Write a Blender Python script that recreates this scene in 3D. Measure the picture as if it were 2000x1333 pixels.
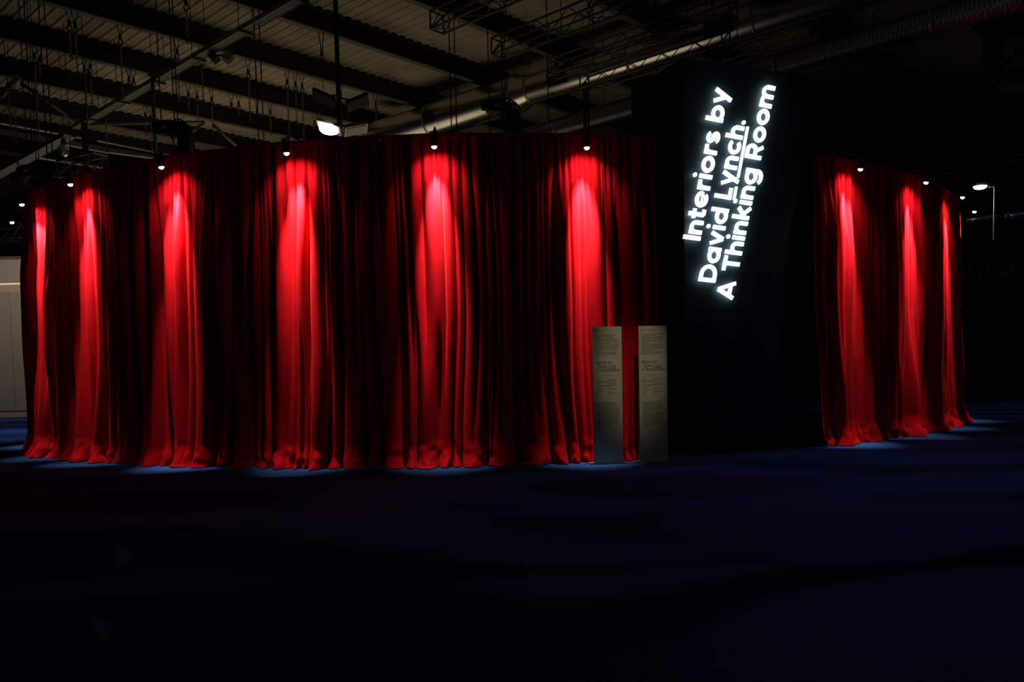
import bpy, bmesh, math, random
import numpy as np
from mathutils import Vector, Matrix

for o in list(bpy.data.objects):
    bpy.data.objects.remove(o)
SC = bpy.context.scene
COL = SC.collection
R = math.radians

# ---------------------------------------------------------------- camera
F = 1600.0; HC = 1.5; PITCH = R(3.5); ROLL = R(-1.25)
CY = 715 + F * math.tan(PITCH)
cam_d = bpy.data.cameras.new('camera'); cam = bpy.data.objects.new('camera', cam_d); COL.objects.link(cam)
cam_d.sensor_width = 36; cam_d.sensor_fit = 'HORIZONTAL'; cam_d.lens = F / 2000 * 36
cam_d.shift_y = (CY - 666.5) / 2000
cam_d.clip_end = 300
CM = Matrix.Rotation(math.pi / 2 - PITCH, 3, 'X') @ Matrix.Rotation(ROLL, 3, 'Z')
cam.matrix_world = Matrix.Translation((0, 0, HC)) @ CM.to_4x4()
SC.camera = cam

def ray(x, y):
    return CM @ Vector(((x - 1000) / F, -(y - CY) / F, -1))
def atz(x, y, z):           # the point at height z seen at a photo position
    d = ray(x, y); return Vector((0, 0, HC)) + d * ((z - HC) / d.z)
def aty(x, y, Y):           # the point at depth Y
    d = ray(x, y); return Vector((0, 0, HC)) + d * (Y / d.y)

# ---------------------------------------------------------------- world, exposure, large lights
W = bpy.data.worlds.new('world'); SC.world = W; W.use_nodes = True
bg = W.node_tree.nodes['Background']
bg.inputs[0].default_value = (0.90, 0.94, 1.0, 1); bg.inputs[1].default_value = 0.013
vs = SC.view_settings
vs.view_transform = 'Standard'; vs.look = 'None'; vs.exposure = 0; vs.gamma = 1; vs.use_curve_mapping = False

def light(name, kind, loc, power, color, **kw):
    d = bpy.data.lights.new(name, kind); d.energy = power; d.color = color
    aim = kw.pop('aim', None)
    for k, v in kw.items(): setattr(d, k, v)
    o = bpy.data.objects.new(name, d); COL.objects.link(o); o.location = loc
    if aim is not None:
        o.rotation_euler = (Vector(aim) - Vector(loc)).to_track_quat('-Z', 'Y').to_euler()
    return o
# added unseen uplights for the roof: stand glow behind, plain fill inside the pavilion
light('roof_fill_light', 'AREA', (-9.0, 25.0, 2.0), 65, (1.0, 0.80, 0.50), aim=(-8.5, 24.0, 9), shape='DISK', size=7, spread=R(120))
light('roof_fill_light', 'AREA', (-2.0, 19.5, 1.5), 30, (1.0, 0.82, 0.52), aim=(-2.0, 18.5, 9), shape='DISK', size=5, spread=R(125))
# lamps of the neighbouring stand at the left
light('stand_wall_light', 'AREA', (-17.2, 26.2, 6.4), 60, (1.0, 0.82, 0.66), aim=(-18.6, 30, 2.0), shape='DISK', size=1.2)

# added unseen spot that brightens the aisle floor at the left
light('aisle_fill_light', 'SPOT', (-13.6, 21.0, 8.6), 700, (0.92, 0.97, 1.0), aim=(-13.6, 21.0, 0), spot_size=R(44), spot_blend=0.8, shadow_soft_size=0.3)
# extra spot without a fixture, added to brighten the upper notice boards
light('notice_fill_light', 'SPOT', (2.3, 7.5, 8.8), 560, (1.0, 0.95, 0.74), aim=(1.80, 12.2, 1.62), spot_size=R(8.8), spot_blend=0.75, shadow_soft_size=0.15)

# ---------------------------------------------------------------- materials
MAT = {}
def mat(name, col, rough=0.6, metal=0.0, emis=None, estr=0.0, spec=None, sheen=0.0, sheen_tint=None,
        var=0.0, vscale=6.0, bump=0.0, bscale=60.0):
    m = bpy.data.materials.new(name); m.use_nodes = True
    nt = m.node_tree; b = nt.nodes['Principled BSDF']
    b.inputs['Base Color'].default_value = (*col, 1)
    b.inputs['Roughness'].default_value = rough; b.inputs['Metallic'].default_value = metal
    if spec is not None: b.inputs['Specular IOR Level'].default_value = spec
    if sheen:
        b.inputs['Sheen Weight'].default_value = sheen; b.inputs['Sheen Roughness'].default_value = 0.4
        b.inputs['Sheen Tint'].default_value = (*(sheen_tint or col), 1)
    if emis:
        b.inputs['Emission Color'].default_value = (*emis, 1); b.inputs['Emission Strength'].default_value = estr
    tc = nt.nodes.new('ShaderNodeTexCoord')
    if var:
        n = nt.nodes.new('ShaderNodeTexNoise'); n.inputs['Scale'].default_value = vscale; n.inputs['Detail'].default_value = 5
        nt.links.new(tc.outputs['Object'], n.inputs['Vector'])
        r = nt.nodes.new('ShaderNodeValToRGB')
        r.color_ramp.elements[0].position = 0.3; r.color_ramp.elements[1].position = 0.7
        r.color_ramp.elements[0].color = (*[c * (1 - var) for c in col], 1)
        r.color_ramp.elements[1].color = (*[min(1, c * (1 + var)) for c in col], 1)
        nt.links.new(n.outputs['Fac'], r.inputs['Fac']); nt.links.new(r.outputs['Color'], b.inputs['Base Color'])
    if bump:
        n2 = nt.nodes.new('ShaderNodeTexNoise'); n2.inputs['Scale'].default_value = bscale; n2.inputs['Detail'].default_value = 4
        nt.links.new(tc.outputs['Object'], n2.inputs['Vector'])
        bp = nt.nodes.new('ShaderNodeBump'); bp.inputs['Strength'].default_value = bump; bp.inputs['Distance'].default_value = 0.01
        nt.links.new(n2.outputs['Fac'], bp.inputs['Height']); nt.links.new(bp.outputs['Normal'], b.inputs['Normal'])
    MAT[name] = m
    return m
mat('velvet', (0.46, 0.0034, 0.0100), 0.85, spec=0.04, sheen=0.12, sheen_tint=(0.9, 0.12, 0.10), var=0.10, vscale=9, bump=0.10, bscale=90)
mat('deck', (0.34, 0.29, 0.21), 0.7, var=0.25, vscale=1.2)
mat('steel_dark', (0.035, 0.033, 0.030), 0.6, spec=0.2)
mat('steel_grey', (0.14, 0.13, 0.11), 0.5, var=0.15)
mat('flange', (0.12, 0.10, 0.075), 0.6, var=0.15)
mat('galv', (0.42, 0.42, 0.41), 0.42, 0.9, var=0.15, vscale=3)
mat('alu', (0.50, 0.50, 0.50), 0.38, 0.9)
mat('duct', (0.62, 0.60, 0.57), 0.27, 1.0, var=0.08, vscale=2, bump=0.06, bscale=4)
mat('black', (0.006, 0.006, 0.007), 0.55, spec=0.25)
mat('blackgloss', (0.008, 0.010, 0.012), 0.38, spec=0.4)
mat('tower_black', (0.040, 0.066, 0.080), 0.6, spec=0.25, var=0.15, vscale=1.5)
mat('hall_black', (0.006, 0.006, 0.007), 0.8, spec=0.1, var=0.2, vscale=0.5)
mat('label_white', (0.7, 0.72, 0.75), 0.5)
mat('wire', (0.03, 0.028, 0.025), 0.5)
mat('chain_steel', (0.30, 0.29, 0.27), 0.4, 0.7)
mat('rope_white', (0.6, 0.6, 0.62), 0.6)
mat('red_paint', (0.35, 0.02, 0.02), 0.5)
mat('board', (0.78, 0.68, 0.46), 0.8, spec=0.1, var=0.05, vscale=8)
mat('board_edge', (0.42, 0.30, 0.16), 0.8)
mat('board_foot', (0.16, 0.125, 0.075), 0.8)
mat('ink', (0.015, 0.015, 0.013), 0.8, spec=0.05)
mat('ink_soft', (0.17, 0.155, 0.11), 0.85, spec=0.05)
mat('letter_glow', (0.9, 0.95, 1.0), 0.5, emis=(0.80, 0.94, 1.0), estr=2.3)
mat('lens_warm', (1, 0.9, 0.7), 0.4, emis=(1.0, 0.84, 0.58), estr=9)
mat('lens_cold', (0.9, 0.95, 1.0), 0.4, emis=(0.92, 0.97, 1.0), estr=14)
mat('reflector', (0.50, 0.44, 0.36), 0.4, 0.3)
mat('stand_white', (0.55, 0.51, 0.48), 0.35, var=0.04, vscale=0.7)
mat('stand_cream', (0.72, 0.62, 0.50), 0.5)
mat('stand_edge', (0.16, 0.13, 0.12), 0.5)
mat('strip_glow', (1, 0.8, 0.6), 0.5, emis=(1.0, 0.74, 0.50), estr=0.8)
mat('grey_print', (0.20, 0.20, 0.21), 0.7)
mat('brown_letters', (0.42, 0.18, 0.17), 0.6)
mat('red_pipe', (0.30, 0.06, 0.03), 0.35)
g = mat('glass', (0.9, 0.93, 0.95), 0.05)
g.node_tree.nodes['Principled BSDF'].inputs['Transmission Weight'].default_value = 0.8

# spiral seams on the ribbed duct
m = mat('spiral', (0.45, 0.44, 0.42), 0.33, 1.0)
nt = m.node_tree
tc = nt.nodes.new('ShaderNodeTexCoord'); wv = nt.nodes.new('ShaderNodeTexWave')
wv.wave_type = 'BANDS'; wv.bands_direction = 'X'; wv.inputs['Scale'].default_value = 4.2
bp = nt.nodes.new('ShaderNodeBump'); bp.inputs['Strength'].default_value = 0.9; bp.inputs['Distance'].default_value = 0.03
nt.links.new(tc.outputs['Object'], wv.inputs['Vector']); nt.links.new(wv.outputs['Fac'], bp.inputs['Height'])
nt.links.new(bp.outputs['Normal'], nt.nodes['Principled BSDF'].inputs['Normal'])

# blue carpet: sweeping areas of two blues, brushed nap
m = bpy.data.materials.new('carpet'); m.use_nodes = True; MAT['carpet'] = m
nt = m.node_tree; b = nt.nodes['Principled BSDF']; N = nt.nodes.new; L = nt.links.new
b.inputs['Roughness'].default_value = 0.9; b.inputs['Specular IOR Level'].default_value = 0.0
tc = N('ShaderNodeTexCoord')
mp = N('ShaderNodeMapping'); mp.inputs['Scale'].default_value = (0.10, 0.26, 1); mp.inputs['Rotation'].default_value = (0, 0, R(24))
L(tc.outputs['Object'], mp.inputs['Vector'])
nz = N('ShaderNodeTexNoise'); nz.inputs['Scale'].default_value = 1.6; nz.inputs['Detail'].default_value = 1.0; nz.inputs['Distortion'].default_value = 1.2
L(mp.outputs['Vector'], nz.inputs['Vector'])
rp = N('ShaderNodeValToRGB'); e = rp.color_ramp.elements
e[0].position = 0.44; e[0].color = (0.018, 0.047, 0.165, 1)
e[1].position = 0.56; e[1].color = (0.046, 0.112, 0.41, 1)
L(nz.outputs['Fac'], rp.inputs['Fac'])
n2 = N('ShaderNodeTexNoise'); n2.inputs['Scale'].default_value = 6; n2.inputs['Detail'].default_value = 8
L(tc.outputs['Object'], n2.inputs['Vector'])
mx = N('ShaderNodeMix'); mx.data_type = 'RGBA'; mx.blend_type = 'MULTIPLY'; mx.inputs[0].default_value = 0.35
L(rp.outputs['Color'], mx.inputs[6]); L(n2.outputs['Fac'], mx.inputs[7])
gm = N('ShaderNodeMix'); gm.data_type = 'RGBA'; gm.blend_type = 'ADD'; gm.inputs[0].default_value = 1.0
L(mx.outputs[2], gm.inputs[6]); gm.inputs[7].default_value = (0.003, 0.006, 0.014, 1)
L(gm.outputs[2], b.inputs['Base Color'])
n3 = N('ShaderNodeTexNoise'); n3.inputs['Scale'].default_value = 90; n3.inputs['Detail'].default_value = 3
L(tc.outputs['Object'], n3.inputs['Vector'])
bp = N('ShaderNodeBump'); bp.inputs['Strength'].default_value = 0.5; bp.inputs['Distance'].default_value = 0.01
L(n3.outputs['Fac'], bp.inputs['Height']); L(bp.outputs['Normal'], b.inputs['Normal'])

# ---------------------------------------------------------------- mesh helpers
class MB:
    def __init__(s): s.v = []; s.f = []
    def add(s, vs, fs):
        k = len(s.v); s.v += [tuple(x) for x in vs]; s.f += [tuple(i + k for i in f) for f in fs]; return s
    def box(s, c, d, rz=0.0, M=None):
        x, y, z = d[0] / 2, d[1] / 2, d[2] / 2
        P = [Vector((a, b_, c_)) for a in (-x, x) for b_ in (-y, y) for c_ in (-z, z)]
        Q = Matrix.Rotation(rz, 3, 'Z') if M is None else M
        P = [Q @ p + Vector(c) for p in P]
        return s.add(P, [(0, 1, 3, 2), (4, 6, 7, 5), (0, 4, 5, 1), (2, 3, 7, 6), (0, 2, 6, 4), (1, 5, 7, 3)])
    def bevel_box(s, c, d, r=0.01, rz=0.0):
        bm = bmesh.new(); bmesh.ops.create_cube(bm, size=1)
        for v in bm.verts: v.co = Vector((v.co.x * d[0], v.co.y * d[1], v.co.z * d[2]))
        bmesh.ops.bevel(bm, geom=list(bm.edges), offset=r, segments=2, affect='EDGES', profile=0.6)
        Q = Matrix.Rotation(rz, 3, 'Z')
        bm.verts.index_update()
        s.add([Q @ v.co + Vector(c) for v in bm.verts], [[v.index for v in f.verts] for f in bm.faces]); bm.free(); return s
    def tube(s, a, b, r, n=8, r2=None, caps=True):
        a, b = Vector(a), Vector(b); d = (b - a)
        if d.length < 1e-6: return s
        q = d.to_track_quat('Z', 'Y').to_matrix(); r2 = r if r2 is None else r2
        P = []
        for p, rr in ((a, r), (b, r2)):
            P += [p + q @ Vector((rr * math.cos(t), rr * math.sin(t), 0)) for t in [2 * math.pi * i / n for i in range(n)]]
        fs = [(i, (i + 1) % n, n + (i + 1) % n, n + i) for i in range(n)]
        if caps: fs += [tuple(range(n - 1, -1, -1)), tuple(range(n, 2 * n))]
        return s.add(P, fs)
    def path(s, pts, r, n=6):
        for a, b in zip(pts, pts[1:]): s.tube(a, b, r, n)
        return s
    def lathe(s, prof, n=16, M=None, org=(0, 0, 0)):
        P = []
        M = M or Matrix.Identity(3)
        for r_, z in prof:
            P += [M @ Vector((r_ * math.cos(2 * math.pi * i / n), r_ * math.sin(2 * math.pi * i / n), z)) + Vector(org) for i in range(n)]
        fs = []
        for k in range(len(prof) - 1):
            fs += [(k * n + i, k * n + (i + 1) % n, (k + 1) * n + (i + 1) % n, (k + 1) * n + i) for i in range(n)]
        fs += [tuple(range(n - 1, -1, -1)), tuple((len(prof) - 1) * n + i for i in range(n))]
        return s.add(P, fs)
    def loop(s, c, ax, bx, r, n=12):          # a ring with radii ax (local x) and bx (local z)
        pts = [Vector(c) + ax * math.cos(2 * math.pi * i / n) + bx * math.sin(2 * math.pi * i / n) for i in range(n + 1)]
        return s.path(pts, r, 4)
    def prism(s, outline, M, t):              # outline (x,y) in plane M (3x4: ux,uy,un,origin), thickness t along un
        ux, uy, un, o = M; n = len(outline)
        P = [o + ux * x + uy * y for x, y in outline] + [o + ux * x + uy * y + un * t for x, y in outline]
        fs = [tuple(range(n - 1, -1, -1)), tuple(range(n, 2 * n))] + [(i, (i + 1) % n, n + (i + 1) % n, n + i) for i in range(n)]
        return s.add(P, fs)
    def mesh(s, name, smooth=False):
        me = bpy.data.meshes.new(name); me.from_pydata(s.v, [], s.f); me.update()
        if smooth: me.polygons.foreach_set('use_smooth', [True] * len(me.polygons))
        return me
    def build(s, name, m, parent=None, smooth=False, off=None):
        if off is not None: s.v = [tuple(Vector(v) - Vector(off)) for v in s.v]
        me = s.mesh(name, smooth); me.materials.append(MAT[m])
        return link(name, me, parent)
def link(name, me, parent=None):
    o = bpy.data.objects.new(name, me); COL.objects.link(o)
    if parent is not None: o.parent = parent
    return o
def tag(o, label, cat, group=None):
    o['label'] = label; o['category'] = cat
    if group: o['group'] = group
    return o
def thing(name, label, cat, loc=(0, 0, 0), rz=0.0, group=None):
    o = bpy.data.objects.new(name, None); COL.objects.link(o)
    o.empty_display_size = 0.1; o.location = loc; o.rotation_euler = (0, 0, rz)
    return tag(o, label, cat, group)
def struct(o): o['kind'] = 'structure'; return o
def root(name, loc=(0, 0, 0)):
    o = bpy.data.objects.new(name, None); COL.objects.link(o); o.location = loc; return o

# ---------------------------------------------------------------- floor and hall walls
fl = MB().add([(-45, -8, 0), (45, -8, 0), (45, 62, 0), (-45, 62, 0)], [(0, 1, 2, 3)]).build('floor', 'carpet'); struct(fl)
fl['label'] = 'dark blue carpeted hall floor'
struct(MB().box((0, 60.2, 6), (90, .3, 12)).build('wall_back', 'hall_black'))
struct(MB().box((44.5, 26, 6), (.3, 68, 12)).build('wall_right', 'hall_black'))
struct(MB().box((-44.5, 26, 6), (.3, 68, 12)).build('wall_left', 'hall_black'))

mat('painted_light_blue', (0.02, 0.13, 0.42), 0.9, spec=0.05, bump=0.4, bscale=90)  # lighter blue slips that paint small patches of light onto the carpet
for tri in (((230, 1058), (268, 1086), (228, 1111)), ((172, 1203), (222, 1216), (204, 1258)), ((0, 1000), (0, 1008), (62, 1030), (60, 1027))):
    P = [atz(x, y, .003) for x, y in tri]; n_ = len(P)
    MB().add(P + [p - Vector((0, 0, .0025)) for p in P], [tuple(range(n_)), tuple(range(2 * n_ - 1, n_ - 1, -1))] + [(i, n_ + i, n_ + (i + 1) % n_, (i + 1) % n_) for i in range(n_)]).build('painted_light_patch', 'painted_light_blue', fl)

# ---------------------------------------------------------------- roof: ribbed deck between steel beams
BA = R(43.5)
BD = Vector((math.sin(BA), math.cos(BA), 0))          # along the beams
BN = Vector((math.cos(BA), -math.sin(BA), 0))         # across the beams (along the deck ribs), towards the camera
ZB = 9.0; ZD = 9.46; SPC = 2.57; Q0 = -13.25
ceil = struct(root('ceiling', (0, 0, ZD)))
ceil['label'] = 'ribbed metal roof deck carried on dark steel beams'
def bpt(t, q, z): return BD * t + BN * q + Vector((0, 0, z))
cz = Vector((0, 0, ZD))
beams_q = [Q0 - SPC * k for k in range(-4, 22)]
T0, T1 = -22.0, 66.0
for k, q in enumerate(beams_q):
    b_ = MB()
    for (dq, z, w_, h_) in ((0, (ZB + ZD) / 2 + .02, .05, ZD - ZB), (0, ZD - .02, .24, .03)):
        a = bpt(T0, q + dq - w_ / 2, z - h_ / 2)
        P = [bpt(t, q + dq + sq * w_ / 2, z + sz * h_ / 2) for t in (T0, T1) for sq in (-1, 1) for sz in (-1, 1)]
        b_.add(P, [(0, 1, 3, 2), (4, 6, 7, 5), (0, 4, 5, 1), (2, 3, 7, 6), (0, 2, 6, 4), (1, 5, 7, 3)])
    bm_o = b_.build('roof_beam', 'steel_dark', ceil, off=cz)
    P = [bpt(t, q + sq * .08, ZB + z) for t in (T0, T1) for sq in (-1, 1) for z in (0, .03)]
    MB().add(P, [(0, 1, 3, 2), (4, 6, 7, 5), (0, 4, 5, 1), (2, 3, 7, 6), (0, 2, 6, 4), (1, 5, 7, 3)]).build('flange', 'flange', bm_o, off=cz)
# one deck sheet per bay; trapezoid ribs run from beam to beam
PITCH_R = 0.26
prof = [(0.0, 0.0), (0.07, 0.0), (0.10, 0.036), (0.125, 0.036), (0.132, 0.030), (0.142, 0.036), (0.165, 0.036), (0.172, 0.030), (0.182, 0.036), (0.23, 0.036)]
ts = [T0 + i * PITCH_R for i in range(int((T1 - T0) / PITCH_R))]
line = [(t + a, z) for t in ts for a, z in prof]
for q in beams_q[:-1]:
    P = []
    for t, z in line:
        P.append(bpt(t, q, ZD + z) - cz); P.append(bpt(t, q - SPC, ZD + z) - cz)
    MB().add(P, [(2 * i, 2 * i + 1, 2 * i + 3, 2 * i + 2) for i in range(len(line) - 1)]).build('deck_sheet', 'deck', ceil)
# wind braces and conduits fixed to the roof steel
def brace(p0, z0, p1, z1, r, m='steel_grey'):
    MB().tube(atz(*p0, z0), atz(*p1, z1), r, 8).build('brace', m, ceil, smooth=True, off=cz)
brace((40, 162), 8.95, (150, 237), 8.2, .05)
brace((415, 243), 8.95, (470, 292), 8.3, .05)
brace((398, 240), 8.7, (370, 262), 8.3, .04)
brace((35, 150), 8.9, (0, 190), 8.3, .07)
brace((175, 243), 8.75, (400, 238), 8.75, .04)
for p0, p1, z in (((190, 275), (330, 303), 8.6), ((120, 281), (212, 299), 8.4), ((213, 298), (335, 314), 8.4), ((60, 306), (260, 338), 8.2), ((0, 241), (160, 270), 8.8)):
    MB().tube(atz(*p0, z), atz(*p1, z), .035, 6).build('conduit', 'galv', ceil, off=cz)

# ---------------------------------------------------------------- glyphs drawn as strokes (cap height 1)
XH = 0.74
def arc(cx, cy, rx, ry, a0, a1, n=18):
    return [(cx + rx * math.cos(R(a0 + (a1 - a0) * i / n)), cy + ry * math.sin(R(a0 + (a1 - a0) * i / n))) for i in range(n + 1)]
def glyph(ch, w):
    h = w / 2; st = []; dots = []
    def bowl(x0, wd): return arc(x0 + wd / 2, XH / 2, wd / 2 - h, XH / 2 - h, 0, 360, 28)
    def arch(x0, x1, top=XH):
        rx = (x1 - x0) / 2; ry = min(rx * 1.05, .3); cy = top - h - ry
        return arc((x0 + x1) / 2, cy, rx, ry, 180, 0, 16) + [(x1, 0)]
    if ch == 'I': st = [[(h, 0), (h, 1)]]; adv = w
    elif ch == 'l': st = [[(h, 0), (h, 1.02)]]; adv = w
    elif ch == 'n': st = [[(h, 0), (h, XH)], arch(h, .64 - h)]; adv = .64
    elif ch == 'h': st = [[(h, 0), (h, 1.02)], arch(h, .64 - h)]; adv = .64
    elif ch == 'm': st = [[(h, 0), (h, XH)], arch(h, .54), arch(.54, 1.08 - h)]; adv = 1.08
    elif ch == 't': st = [[(.10 + h, .96), (.10 + h, .12)] + [(.14 + h, h * .9), (.44, h * .9)], [(0, XH - h), (.44, XH - h)]]; adv = .44
    elif ch == 'e':
        st = [arc(.38, XH / 2, .38 - h, XH / 2 - h, 0, 318, 28), ([(h, XH / 2 - .03), (.76 - h * .6, XH / 2 - .03)], .55)]; adv = .74
    elif ch == 'c': st = [arc(.38, XH / 2, .38 - h, XH / 2 - h, 42, 318, 26)]; adv = .68
    elif ch == 'r': st = [[(h, 0), (h, XH)], arc(.34, XH - h - .20, .34 - h, .20, 180, 85, 8) + [(.44, XH - h)]]; adv = .44
    elif ch == 'i': st = [[(h, 0), (h, XH)]]; dots = [(h, 1.02)]; adv = w
    elif ch == 'o': st = [bowl(0, .78)]; adv = .78
    elif ch == 's':
        t, mdl, bt = XH - h * .85, XH / 2, h * .85; ry1 = (t - mdl) / 2; rx = .54 / 2 - h * .85
        st = [arc(.27, (t + mdl) / 2, rx, ry1, 25, 270, 18) + arc(.27, (mdl + bt) / 2, rx, ry1, 90, -155, 18)]; adv = .54
    elif ch == 'b': st = [[(h, 0), (h, 1.02)], bowl(0, .76)]; adv = .76
    elif ch == 'd': st = [bowl(0, .76), [(.76 - h, 0), (.76 - h, 1.02)]]; adv = .76
    elif ch == 'a': st = [bowl(0, .76), [(.76 - h, 0), (.76 - h, XH)]]; adv = .76
    elif ch == 'g': st = [bowl(0, .76), [(.76 - h, XH), (.76 - h, -.02)] + arc(.38, -.02, .38 - h, .22, 0, -150, 14)]; adv = .76
    elif ch == 'v': st = [[(h * .9, XH), (.35, .02)], [(.70 - h * .9, XH), (.35, .02)]]; adv = .70
    elif ch == 'y': st = [[(h * .9, XH), (.36, .06)], [(.72 - h * .9, XH), (.25, -.26)]]; adv = .72
    elif ch == 'k': st = [[(h, 0), (h, 1.02)], [(w * .8, .30), (.62 - h * .7, XH)], [(.28, .36), (.66 - h * .8, 0)]]; adv = .64
    elif ch == 'D': st = [[(h, 0), (h, 1)], [(h, 1 - h), (.36, 1 - h)] + arc(.36, .5, .48 - h, .5 - h, 90, -90, 18) + [(h, h)]]; adv = .84
    elif ch == 'L': st = [[(h, 1), (h, 0)], [(0, h), (.56, h)]]; adv = .56
    elif ch == 'A': st = [[(h * .9, 0), (.45, 1 - h * .2)], [(.90 - h * .9, 0), (.45, 1 - h * .2)], [(.22, .26), (.68, .26)]]; adv = .90
    elif ch == 'T': st = [[(.36, 0), (.36, 1)], [(0, 1 - h), (.72, 1 - h)]]; adv = .72
    elif ch == 'R': st = [[(h, 0), (h, 1)], [(h, 1 - h), (.42, 1 - h)] + arc(.42, .66, .30 - h, .34 - h, 90, -90, 12) + [(h, .32 + h)], [(.40, .40), (.72 - h, 0)]]; adv = .74
    elif ch == 'U': st = [[(h, 1), (h, .34)] + arc(.36, .34, .36 - h, .34 - h, 180, 360, 14) + [(.72 - h, 1)]]; adv = .72
    elif ch == 'H': st = [[(h, 0), (h, 1)], [(.76 - h, 0), (.76 - h, 1)], [(h, .5), (.76 - h, .5)]]; adv = .76
    elif ch == 'N': st = [[(h, 0), (h, 1)], [(.74 - h, 0), (.74 - h, 1)], [(h, .95), (.74 - h, .05)]]; adv = .74
    elif ch == '5': st = [[(.64, 1 - h), (.14, 1 - h), (.10, .52)], [(.08, .50)] + arc(.33, .33, .33 - h * .6, .33 - h, 125, -160, 20)]; adv = .68
    elif ch == '.': dots = [(w * .58, w * .5)]; adv = w * 1.16
    else: adv = .30
    return st, dots, adv
def ribbon(pts, w):
    n = len(pts); Lf = []; Rt = []
    for i in range(n):
        a = Vector(pts[max(i - 1, 0)]); b = Vector(pts[i]); c = Vector(pts[min(i + 1, n - 1)])
        d1 = (b - a).normalized() if i > 0 else (c - b).normalized()
        d2 = (c - b).normalized() if i < n - 1 else d1
        t = (d1 + d2)
        t = t.normalized() if t.length > 1e-4 else d2
        k = 1 / max(.5, t.dot(d2)); nn = Vector((-t.y, t.x)) * (w / 2 * k)
        Lf.append(b + nn); Rt.append(b - nn)
    return Lf, Rt
def add_glyph(mb, ch, w, fr, thick):
    """fr(x,y) gives a point on the surface; un is fr.n"""
    st, dots, adv = glyph(ch, w); un = fr.n
    for pts in st:
        pts, wk = pts if isinstance(pts, tuple) else (pts, 1.0)
        pts = [p for i, p in enumerate(pts) if i == 0 or (Vector(p) - Vector(pts[i - 1])).length > 1e-5]
        Lf, Rt = ribbon(pts, w * wk); n = len(Lf)
        lo = [fr(*p) for p in Lf] + [fr(*p) for p in Rt]; hi = [p + un * thick for p in lo]
        fs = []
        for i in range(n - 1):
            fs.append((2 * n + i, 2 * n + i + 1, 3 * n + i + 1, 3 * n + i)); fs.append((i, n + i, n + i + 1, i + 1))
            fs.append((i, i + 1, 2 * n + i + 1, 2 * n + i)); fs.append((n + i, 3 * n + i, 3 * n + i + 1, n + i + 1))
        fs += [(0, 2 * n, 3 * n, n), (n - 1, 2 * n - 1, 4 * n - 1, 3 * n - 1)]
        mb.add(lo + hi, fs)
    for c in dots:
        o = [(c[0] + w * .54 * math.cos(2 * math.pi * i / 16), c[1] + w * .54 * math.sin(2 * math.pi * i / 16)) for i in range(16)]
        lo = [fr(*p) for p in o]; hi = [p + un * thick for p in lo]
        mb.add(lo + hi, [tuple(range(15, -1, -1)), tuple(range(16, 32))] + [(i, (i + 1) % 16, 16 + (i + 1) % 16, 16 + i) for i in range(16)])
    return adv
class Frame:
    def __init__(s, o, ux, uy, n): s.o, s.ux, s.uy, s.n = Vector(o), Vector(ux), Vector(uy), Vector(n)
    def __call__(s, x, y): return s.o + s.ux * x + s.uy * y
    def at(s, x): return Frame(s.o + s.ux * x, s.ux, s.uy, s.n)
def text_width(t, w, sp): return sum(glyph(c, w)[2] + sp for c in t) - sp
def write(text, w, sp, fr, thick, m, name, parent, per_letter=True):
    x = 0; out = []
    mb = MB()
    for c in text:
        if c == ' ': x += .30 + sp; continue
        if per_letter: mb = MB()
        adv = add_glyph(mb, c, w, fr.at(x), thick)
        if per_letter: out.append((x, c, mb.build(name, m, parent)))
        x += adv + sp
    if not per_letter: mb.build(name, m, parent)
    return out

# ---------------------------------------------------------------- the curved curtain
H_C = 4.92
plan = [(-10.7, 23.5), (-10.65, 21.5), (-10.5, 19.6), (-10.2, 17.9), (-9.68, 16.55), (-8.80, 15.42), (-7.62, 14.48), (-6.4, 13.75), (-5.45, 13.30),
        (-4.35, 12.88), (-3.2, 12.56), (-2.3, 12.42), (-1.08, 12.34), (.04, 12.38), (1.1, 12.50), (1.83, 12.64), (3.4, 13.22),
        (5.15, 14.02), (6.2, 14.62), (7.95, 15.95), (9.15, 17.25), (10.2, 18.75), (10.85, 20.4), (11.15, 22.3), (11.2, 24.0)]
pp = np.array(plan)
dense = []
for i in range(1, len(pp) - 2):
    p0, p1, p2, p3 = pp[i - 1], pp[i], pp[i + 1], pp[i + 2]
    for t in np.linspace(0, 1, 60, endpoint=False):
        dense.append(.5 * ((2 * p1) + (-p0 + p2) * t + (2 * p0 - 5 * p1 + 4 * p2 - p3) * t * t + (-p0 + 3 * p1 - 3 * p2 + p3) * t ** 3))
dense = np.array(dense)
sl = np.concatenate([[0], np.cumsum(np.hypot(*np.diff(dense, axis=0).T))])
S_TOT = sl[-1]
def curve(s):
    s = np.clip(s, 0, S_TOT)
    x = np.interp(s, sl, dense[:, 0]); y = np.interp(s, sl, dense[:, 1])
    e_ = .08
    tx = np.interp(np.minimum(s + e_, S_TOT), sl, dense[:, 0]) - np.interp(np.maximum(s - e_, 0), sl, dense[:, 0])
    ty = np.interp(np.minimum(s + e_, S_TOT), sl, dense[:, 1]) - np.interp(np.maximum(s - e_, 0), sl, dense[:, 1])
    l = np.hypot(tx, ty); tx, ty = tx / l, ty / l
    return x, y, tx, ty, ty, -tx          # position, tangent, outward normal (towards the camera)
def s_at_x(X): 
    k = int(np.argmin(np.abs(dense[:, 0] - X))); return sl[k]

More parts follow.
